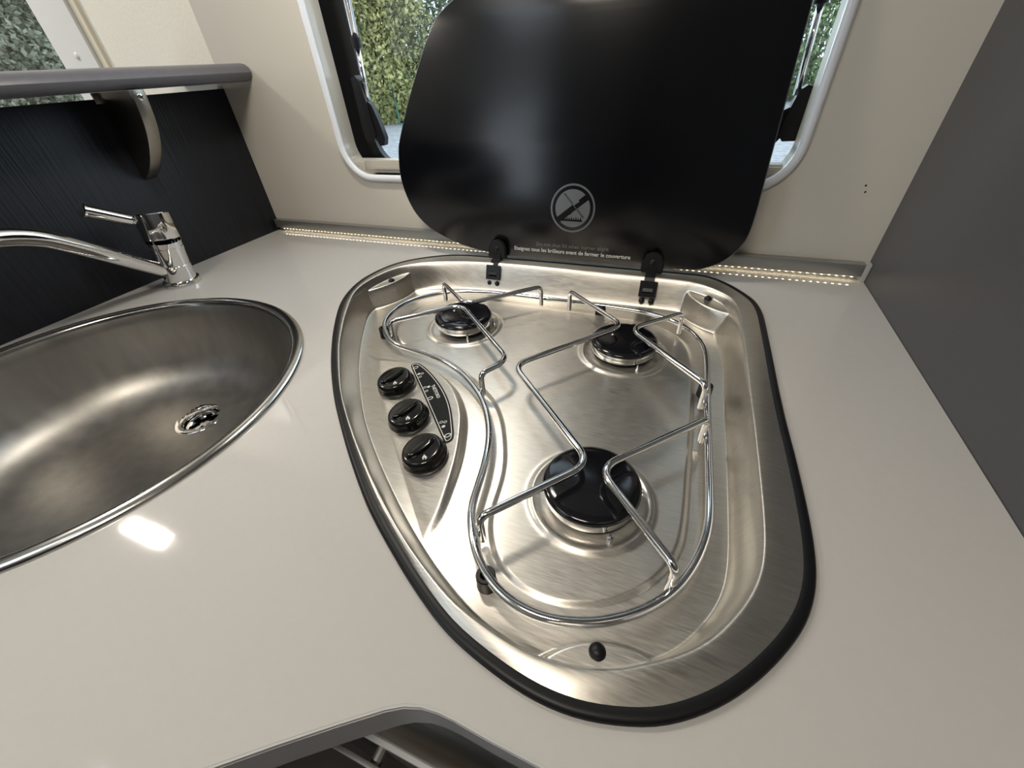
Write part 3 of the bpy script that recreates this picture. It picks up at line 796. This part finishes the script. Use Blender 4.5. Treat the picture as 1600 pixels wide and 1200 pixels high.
def text_mesh(name, body, size, place, matl, parent, bold=0.0, align='LEFT', fit=None):
    c = bpy.data.curves.new('lettering', 'FONT'); c.body = body; c.size = size; c.align_x = align; c.resolution_u = 3
    c.offset = bold
    t = bpy.data.objects.new('lettering', c); COL.objects.link(t)
    dg = bpy.context.evaluated_depsgraph_get(); dg.update()
    me = bpy.data.meshes.new_from_object(t.evaluated_get(dg))
    vv = np.array([p.co[:] for p in me.vertices]); ff = [tuple(p.vertices) for p in me.polygons]
    bpy.data.objects.remove(t, do_unlink=True); bpy.data.curves.remove(c); bpy.data.meshes.remove(me)
    if fit:
        vv[:, 0] = (vv[:, 0] - vv[:, 0].min()) / (vv[:, 0].max() - vv[:, 0].min()) * fit
    return mk(name, [place(p) for p in vv], ff, matl, parent)
t0 = V(0.0436, -0.3474); td = V(0.0215, -0.0212); td /= np.linalg.norm(td); tn = V(-td[1], td[0])
def lettering_on_label(p):
    q = t0 + td * p[0] + tn * (p[1] - 0.0040)
    return V(q[0], q[1], plat(q[0], q[1])) + KN * 0.0010
text_mesh('lettering', 'THETFORD', 0.0052, lettering_on_label, M['print'], lab, bold=0.00012, fit=0.0245)

# ---- lid
LT = 0.11; ct = 1 / math.sqrt(1 + LT * LT)
LN = V(0, -1, LT) * ct                       # faces the room
def lid3(p, h=0.0): return V(p[0], -0.056 + LT * p[1] * ct, 0.012 + p[1] * ct) + LN * h
lidp = np.array([(-73.8, 287.3), (-86.3, 272.6), (-101.4, 250.6), (-130.5, 202.1), (-152.0, 160.2), (-158.6, 142.4), (-162.0, 113.8), (-159.7, 93.6), (-153.3, 73.1), (-141.9, 52.8), (-123.3, 35.5), (-100.6, 23.3), (-66.3, 10.9), (-20.6, 2.2), (23.7, -1.2), (87.1, -1.0), (156.1, -0.3), (220.4, 0.0), (263.4, 1.0), (296.1, 3.6), (317.0, 12.0), (331.2, 23.8), (340.3, 36.9), (345.4, 52.6), (346.6, 75.6), (346.1, 105.6), (343.8, 194.1), (342.0, 270.0), (339, 350), (334, 420), (320, 465), (290, 500), (245, 520), (205, 512), (160, 485), (105, 440), (68, 400), (38, 368), (8, 341), (-18, 320), (-40, 306.5), (-58, 297.5)]) / 1000
lidp = ccw(catmull(lidp, 220))
rows = []
for ins, h in ((0.0012, 0.0), (0.0003, 0.0006), (0, 0.0014), (0, 0.0036), (0.0003, 0.0044), (0.0012, 0.0050)):
    rows.append([lid3(p, h) for p in offset_in(lidp, ins)])
v, f = ring_strip(rows)
n = len(lidp)
tri = tessellate_polygon([[Vector((p[0], p[1], 0)) for p in offset_in(lidp, 0.0012)]])
f += [tuple(t) for t in tri] + [tuple(i + 5 * n for i in t) for t in tri]
lid = autosmooth(fix_normals(mk('lid', v, f, [M['glass_lid'], M['lid_edge']], hb)), 50)
for p in lid.data.polygons:
    if len(p.vertices) == 4: p.material_index = 1
HL = 0.0051
def lpr(name, polys, matl, h=HL, th=0.00015):
    v, f = prism([[tuple(p) for p in q] for q in polys], lambda p: lid3(p, h), LN, th)
    return fix_normals(mk(name, v, f, matl, lid))
EC = (0.1182, 0.0727)
lpr('emblem_ring', [circle(EC, 0.0318, 64), circle(EC, 0.0293, 64)[::-1]], M['silver_print'])
# disc cut by the diagonal bar into two halves, flame row and crossing stroke left dark
a = math.radians(38); Rd = 0.0248; hw = 0.0040
def half(sgn):
    al = math.asin(hw / Rd)
    if sgn > 0: aa, bb = a + al, a + PI - al
    else: aa, bb = a + PI + al, a + 2 * PI - al
    return [(EC[0] + Rd * math.cos(t), EC[1] + Rd * math.sin(t)) for t in np.linspace(aa, bb, 40)]
lpr('emblem_disc', [half(1)], M['silver_print']); lpr('emblem_disc', [half(-1)], M['silver_print'])
def bar(p, q, w):
    p, q = V(*p), V(*q); d = (q - p) / np.linalg.norm(q - p); nrm = V(-d[1], d[0]) * w / 2
    return [p + nrm, p - nrm, q - nrm, q + nrm]
E = lambda x, y: (EC[0] + x, EC[1] + y)
lpr('match_stroke', [bar(E(-0.0125, 0.0190), E(0.0160, -0.0110), 0.0020)], M['glass_lid'], HL + 0.0002)
lpr('match_core', [bar(E(-0.0115, 0.0180), E(0.0150, -0.0100), 0.0007)], M['silver_print'], HL + 0.0004)
lpr('burner_bar', [bar(E(-0.0165, -0.0160), E(0.0150, -0.0160), 0.0016)], M['glass_lid'], HL + 0.0002)
zz = []
for i in range(9):
    x = -0.0150 + i * 0.0033
    zz += [E(x, -0.0145), E(x + 0.0011, -0.0100 - 0.0012 * (i % 2)), E(x + 0.0022, -0.0145)]
zz = [E(-0.0155, -0.0155)] + zz + [E(0.0135, -0.0155)]
lpr('flame_row', [zz[::-1]], M['glass_lid'], HL + 0.0002)
lpr('arrow_mark', [[E(-0.0125, -0.0115), E(-0.0010, -0.0070), E(-0.0055, -0.0010)]], M['glass_lid'], HL + 0.0002)
lpr('pan_bar', [bar(E(0.0005, 0.0050), E(0.0085, 0.0105), 0.0028)], M['silver_print'], HL + 0.0004)
text_mesh('lettering', 'Do not shut lid when burner alight', 0.0078, lambda p: lid3((0.0660 + p[0], 0.0185 + p[1]), HL), M['silver_print'], lid, fit=0.1083)
text_mesh('lettering', 'Eteignez tous les br\u00fbleurs avant de fermer le couverture', 0.0078, lambda p: lid3((0.0303 + p[0], 0.0098 + p[1]), HL), M['print'], lid, bold=0.00012, fit=0.1756)

# ---- hinges
def hinge(x, hexa):
    # clamp on the lid
    top = [(x + 0.0145 * math.cos(t), 0.0100 + 0.0140 * math.sin(t)) for t in (np.linspace(0, PI, 15) if not hexa else (0, 0.75, 1.25, PI - 1.25, PI - 0.75, PI))]
    poly = top + [(x - 0.0150, -0.0045), (x + 0.0150, -0.0045)]
    v, f = prism([poly], lambda p: lid3(p, 0.0052), LN, 0.0085)
    h = mk('hinge', v, f, M['blackpl'], hb)
    fix_normals(h)
    bm = bmesh.new(); bm.from_mesh(h.data)
    bmesh.ops.bevel(bm, geom=[e for e in bm.edges if len(e.link_faces) == 2 and e.calc_face_angle(0) > 0.7], offset=0.0014, segments=2, affect='EDGES')
    bm.to_mesh(h.data); bm.free(); autosmooth(h, 40)
    c = lid3((x, 0.0105), 0.0138)
    v, f = lathe([(0, 0.0009), (0.0030, 0.0008), (0.0040, 0)], c, LN, 16); fix_normals(mk('clamp_screw', v, f, M['blackpl'], h, True))
    # neck down to the plate in the back slope of the tray
    v, f = prism([[(x - 0.0065, -0.0045), (x + 0.0065, -0.0045), (x + 0.0065, 0.0030), (x - 0.0065, 0.0030)]], lambda p: lid3(p, 0.0137), LN, 0.0016)
    mk('notch_plate', v, f, M['blackpl'], h)
    s1 = V(x - 0.0, -0.0690, 0.0120); s2 = V(x, -0.0860, -0.0060)
    mb = MB()
    for (y0, z0), (y1, z1) in (((-0.0640, 0.0120), (-0.0800, 0.0070)), ((-0.0800, 0.0070), (-0.0930, -0.0080))):
        mb.add([(x - .0068, y0, z0), (x + .0068, y0, z0), (x + .0068, y1, z1), (x - .0068, y1, z1), (x - .0068, y0 + .004, z0 - .006), (x + .0068, y0 + .004, z0 - .006), (x + .0068, y1 + .006, z1 - .006), (x - .0068, y1 + .006, z1 - .006)],
               [(0, 1, 2, 3), (4, 7, 6, 5), (0, 4, 5, 1), (1, 5, 6, 2), (2, 6, 7, 3), (3, 7, 4, 0)])
    o = mb.build('hinge_link', M['blackpl'], h); fix_normals(o)
    # base plate frame lying on the slope
    d = V(0, -0.35, -0.94); d /= np.linalg.norm(d); nn = np.cross(V(1, 0, 0), d); nn = nn if nn[1] < 0 else -nn
    c0 = V(x + 0.0005, -0.0832, 0.0035)
    def pl(p): return c0 + V(1, 0, 0) * p[0] + d * p[1] + nn * 0.001
    v, f = prism([[(-0.0115, 0.0), (0.0115, 0.0), (0.0115, 0.0215), (-0.0115, 0.0215)], [(-0.0065, 0.0095), (-0.0065, 0.0170), (0.0065, 0.0170), (0.0065, 0.0095)]], pl, nn, 0.0030)
    fix_normals(mk('base_plate', v, f, M['blackpl'], h))
    v, f = prism([[(-0.0066, 0.009), (0.0066, 0.009), (0.0066, 0.0172), (-0.0066, 0.0172)]], pl, nn, 0.0006); fix_normals(mk('slot', v, f, M['darkhole'], h))
    for dx in (-0.0062, 0.0068):
        c = c0 + V(1, 0, 0) * dx + d * 0.0272
        c = V(c[0], c[1], c[2]) + nn * 0.0004
        v, f = lathe([(0, 0.0022), (0.0024, 0.0019), (0.0038, 0.0006), (0.0040, -0.001)], c, nn, 18); fix_normals(mk('rivet', v, f, M['rubber'], h, True))
hinge(0.0035, False); hinge(0.2375, True)

# ================================================================== PAN SUPPORT
ZR, ZT, WR = ZF + 0.0125, 0.0035, 0.0030
ps = thing('pan_support', 'chromed wire pan support ring with bent arms over the burners', 'pan support', (0.15, -0.33, ZF))
v, f = tube([(p[0], p[1], ZR) for p in RING], 0.0033, True, 12); mk('ring', v, f, M['wire'], ps, True)
ARMS = [[(-55.5, -280.5), (14.5, -216.0), (120.0, -314.5), (101.5, -345.5)],
        [(-44.5, -160.5), (17.0, -212.5), (98.5, -137.5)],
        [(140.5, -140.5), (223.5, -212.0), (128.5, -321.5), (233.0, -425.5), (170.5, -497.5)],
        [(286.0, -163.5), (231.5, -217.0), (314.5, -299.0)],
        [(316.0, -345.5), (239.5, -428.5), (300.5, -489.5)]]
for A_ in ARMS:
    P = [(a / 1000, b / 1000, ZT) for a, b in A_]
    pts = [(P[0][0], P[0][1], ZR - 0.005)] + P + [(P[-1][0], P[-1][1], ZR - 0.005)]
    rr = [0.0085] + [0.018] * (len(P) - 2) + [0.0085]
    v, f = tube(fillet(pts, rr, 9), WR, n=12); autosmooth(mk('support_arm', v, f, M['wire'], ps), 50)
for x, y in ((-0.0815, -0.2655), (0.1822, -0.1290), (0.3185, -0.2690), (0.1850, -0.5235)):
    zb = z_at(x, y)
    v, f = lathe([(0.0032, ZR - zb - 0.004), (0.0034, ZR - zb + 0.0005), (0.0040, ZR - zb + 0.0014), (0.0062, ZR - zb + 0.0014), (0.0068, ZR - zb + 0.0006), (0.0070, 0.004), (0.0074, 0.0002)], (x, y, zb), n=28)
    autosmooth(fix_normals(mk('rubber_foot', v, f, M['rubber'], ps)))

# ---- two tiny screw holes in the back wall
for i, (x, z) in enumerate(((0.4591, 0.1121), (0.4613, 0.1051))):
    v, f = lathe([(0, 0.0004), (0.0010, 0.0003), (0.0012, 0)], (x, 0.0, z), (0, -1, 0), 10)
    tag(fix_normals(mk('screw', v, f, M['darkhole'])), 'tiny %s dark screw in the cream wall right of the window' % ('upper', 'lower')[i], 'screw', 'two tiny wall screws')

# ================================================================== OUTSIDE
random.seed(4); rng = np.random.default_rng(11)
gm = mat('pale_gravel', (0.30, 0.30, 0.31), 0.9); grain(gm, (1, 1, 1), 9, 4, col_amt=0.35, bump=0.6, dist=0.05)
gr = MB().box(-60, 60, 0.5, 60, -1.55, -1.40).build('gravel_ground', gm); struct(gr)
def leafmat(name, col, amt):
    m = mat(name, col, 0.6); grain(m, (1, 1, 1), 1.7, 3, col_amt=amt); return m
LM = [leafmat('yellow_green_leaves', (0.34, 0.33, 0.13), 0.6), leafmat('mid_green_leaves', (0.15, 0.21, 0.09), 0.55), leafmat('grey_green_leaves', (0.20, 0.20, 0.135), 0.55)]
bark = mat('grey_bark', (0.16, 0.14, 0.12), 0.9); grain(bark, (6, 6, 1), 4, 3, col_amt=0.3)
def shrub(x, y, h, rad, kind, label, nl=7000, size=0.09):
    t = thing('tree', label, 'tree', (x, y, -1.40), 'trees beyond the gravel')
    br_ = MB()
    for k in range(7):
        a = rng.uniform(0, 2 * PI); rr = rad * rng.uniform(0.2, 0.7); hh = h * rng.uniform(0.55, 0.9)
        p = [(x, y, -1.42), (x + 0.3 * rr * math.cos(a), y + 0.3 * rr * math.sin(a), -1.4 + hh * 0.4), (x + rr * math.cos(a), y + rr * math.sin(a), -1.4 + hh)]
        v, f = tube(catmull(p, 10, False), np.linspace(0.07, 0.02, 10), n=6); br_.add(v, f)
    br_.build('branches', bark, t)
    th = rng.uniform(0, 2 * PI, nl); u = rng.uniform(0, 1, nl) ** 0.45; zf = rng.uniform(0, 1, nl)
    lump = 0.72 + 0.28 * np.sin(3 * th + 9 * zf) * np.cos(7 * zf + x)
    R_ = rad * u * lump * np.clip(1.25 - 0.75 * zf, 0.2, 1) * (0.55 + 0.45 * np.minimum(1, zf * 5))
    C_ = np.stack([x + R_ * np.cos(th), y + R_ * np.sin(th), -1.38 + h * zf], 1)
    s = size * rng.uniform(0.5, 1.2, nl)
    a1 = rng.normal(size=(nl, 3)); a1 /= np.linalg.norm(a1, axis=1)[:, None]
    a2_ = np.cross(a1, rng.normal(size=(nl, 3))); a2_ /= np.linalg.norm(a2_, axis=1)[:, None]
    q = np.stack([C_ + a1 * s[:, None], C_ + a2_ * s[:, None] * 0.55, C_ - a1 * s[:, None], C_ - a2_ * s[:, None] * 0.55], 1).reshape(-1, 3)
    ff = np.arange(nl * 4).reshape(-1, 4)
    o = mk('foliage', q, ff.tolist(), LM[kind], t); o['kind'] = 'stuff'
shrub(-11.4, 15.9, 7.2, 2.6, 0, 'yellowing leafy tree filling the view left of the black lid', 26000)
shrub(-14.6, 15.2, 8.0, 2.8, 1, 'green leafy tree beside the left window stay', 20000)
shrub(-8.6, 17.9, 7.5, 2.8, 1, 'green tree just behind the lid edge and the yellowing one', 18000)
shrub(-13.0, 18.8, 9.0, 3.4, 2, 'tall grey-green tree behind the yellowing one', 26000)
shrub(-21.5, 9.2, 9.0, 3.6, 2, 'grey-green tree seen through the lounge window', 40000, 0.10)
shrub(-25.0, 4.5, 8.5, 3.8, 2, 'far grey-green tree seen low under the shelf', 30000, 0.11)
shrub(3.4, 20.0, 7.5, 3.0, 1, 'green tree seen right of the black lid', 18000)
shrub(7.2, 22.0, 7.5, 3.2, 2, 'grey-green tree by the right window stay', 14000)
shrub(-17.8, 19.5, 9.5, 3.8, 2, 'broad grey-green tree farthest behind the left stay', 20000)
shrub(-29.0, 13.5, 12.0, 5.0, 2, 'tallest grey-green tree behind the one in the lounge window', 24000, 0.2)
shrub(-31.0, 8.0, 12.0, 4.5, 1, 'deep green tree farthest left in the lounge window', 20000, 0.2)
# green wire fence in front of the trees
fm = mat('green_fence_coating', (0.05, 0.16, 0.11), 0.5)
fe = thing('wire_fence', 'thin green wire fence in front of the trees', 'fence', (-10, 13.4, -1.4))
fd = V(0.86, 0.51, 0); f0 = V(-19.0, 9.6, -1.4)
for k in range(9):
    p = f0 + fd * (k * 2.5); v, f = tube([p, p + V(0, 0, 1.5)], 0.03, n=6); mk('post', v, f, fm, fe)
for z in np.linspace(0.15, 1.45, 6):
    v, f = tube([f0 + V(0, 0, z), f0 + fd * 20 + V(0, 0, z)], 0.006, n=4); mk('wire', v, f, fm, fe)
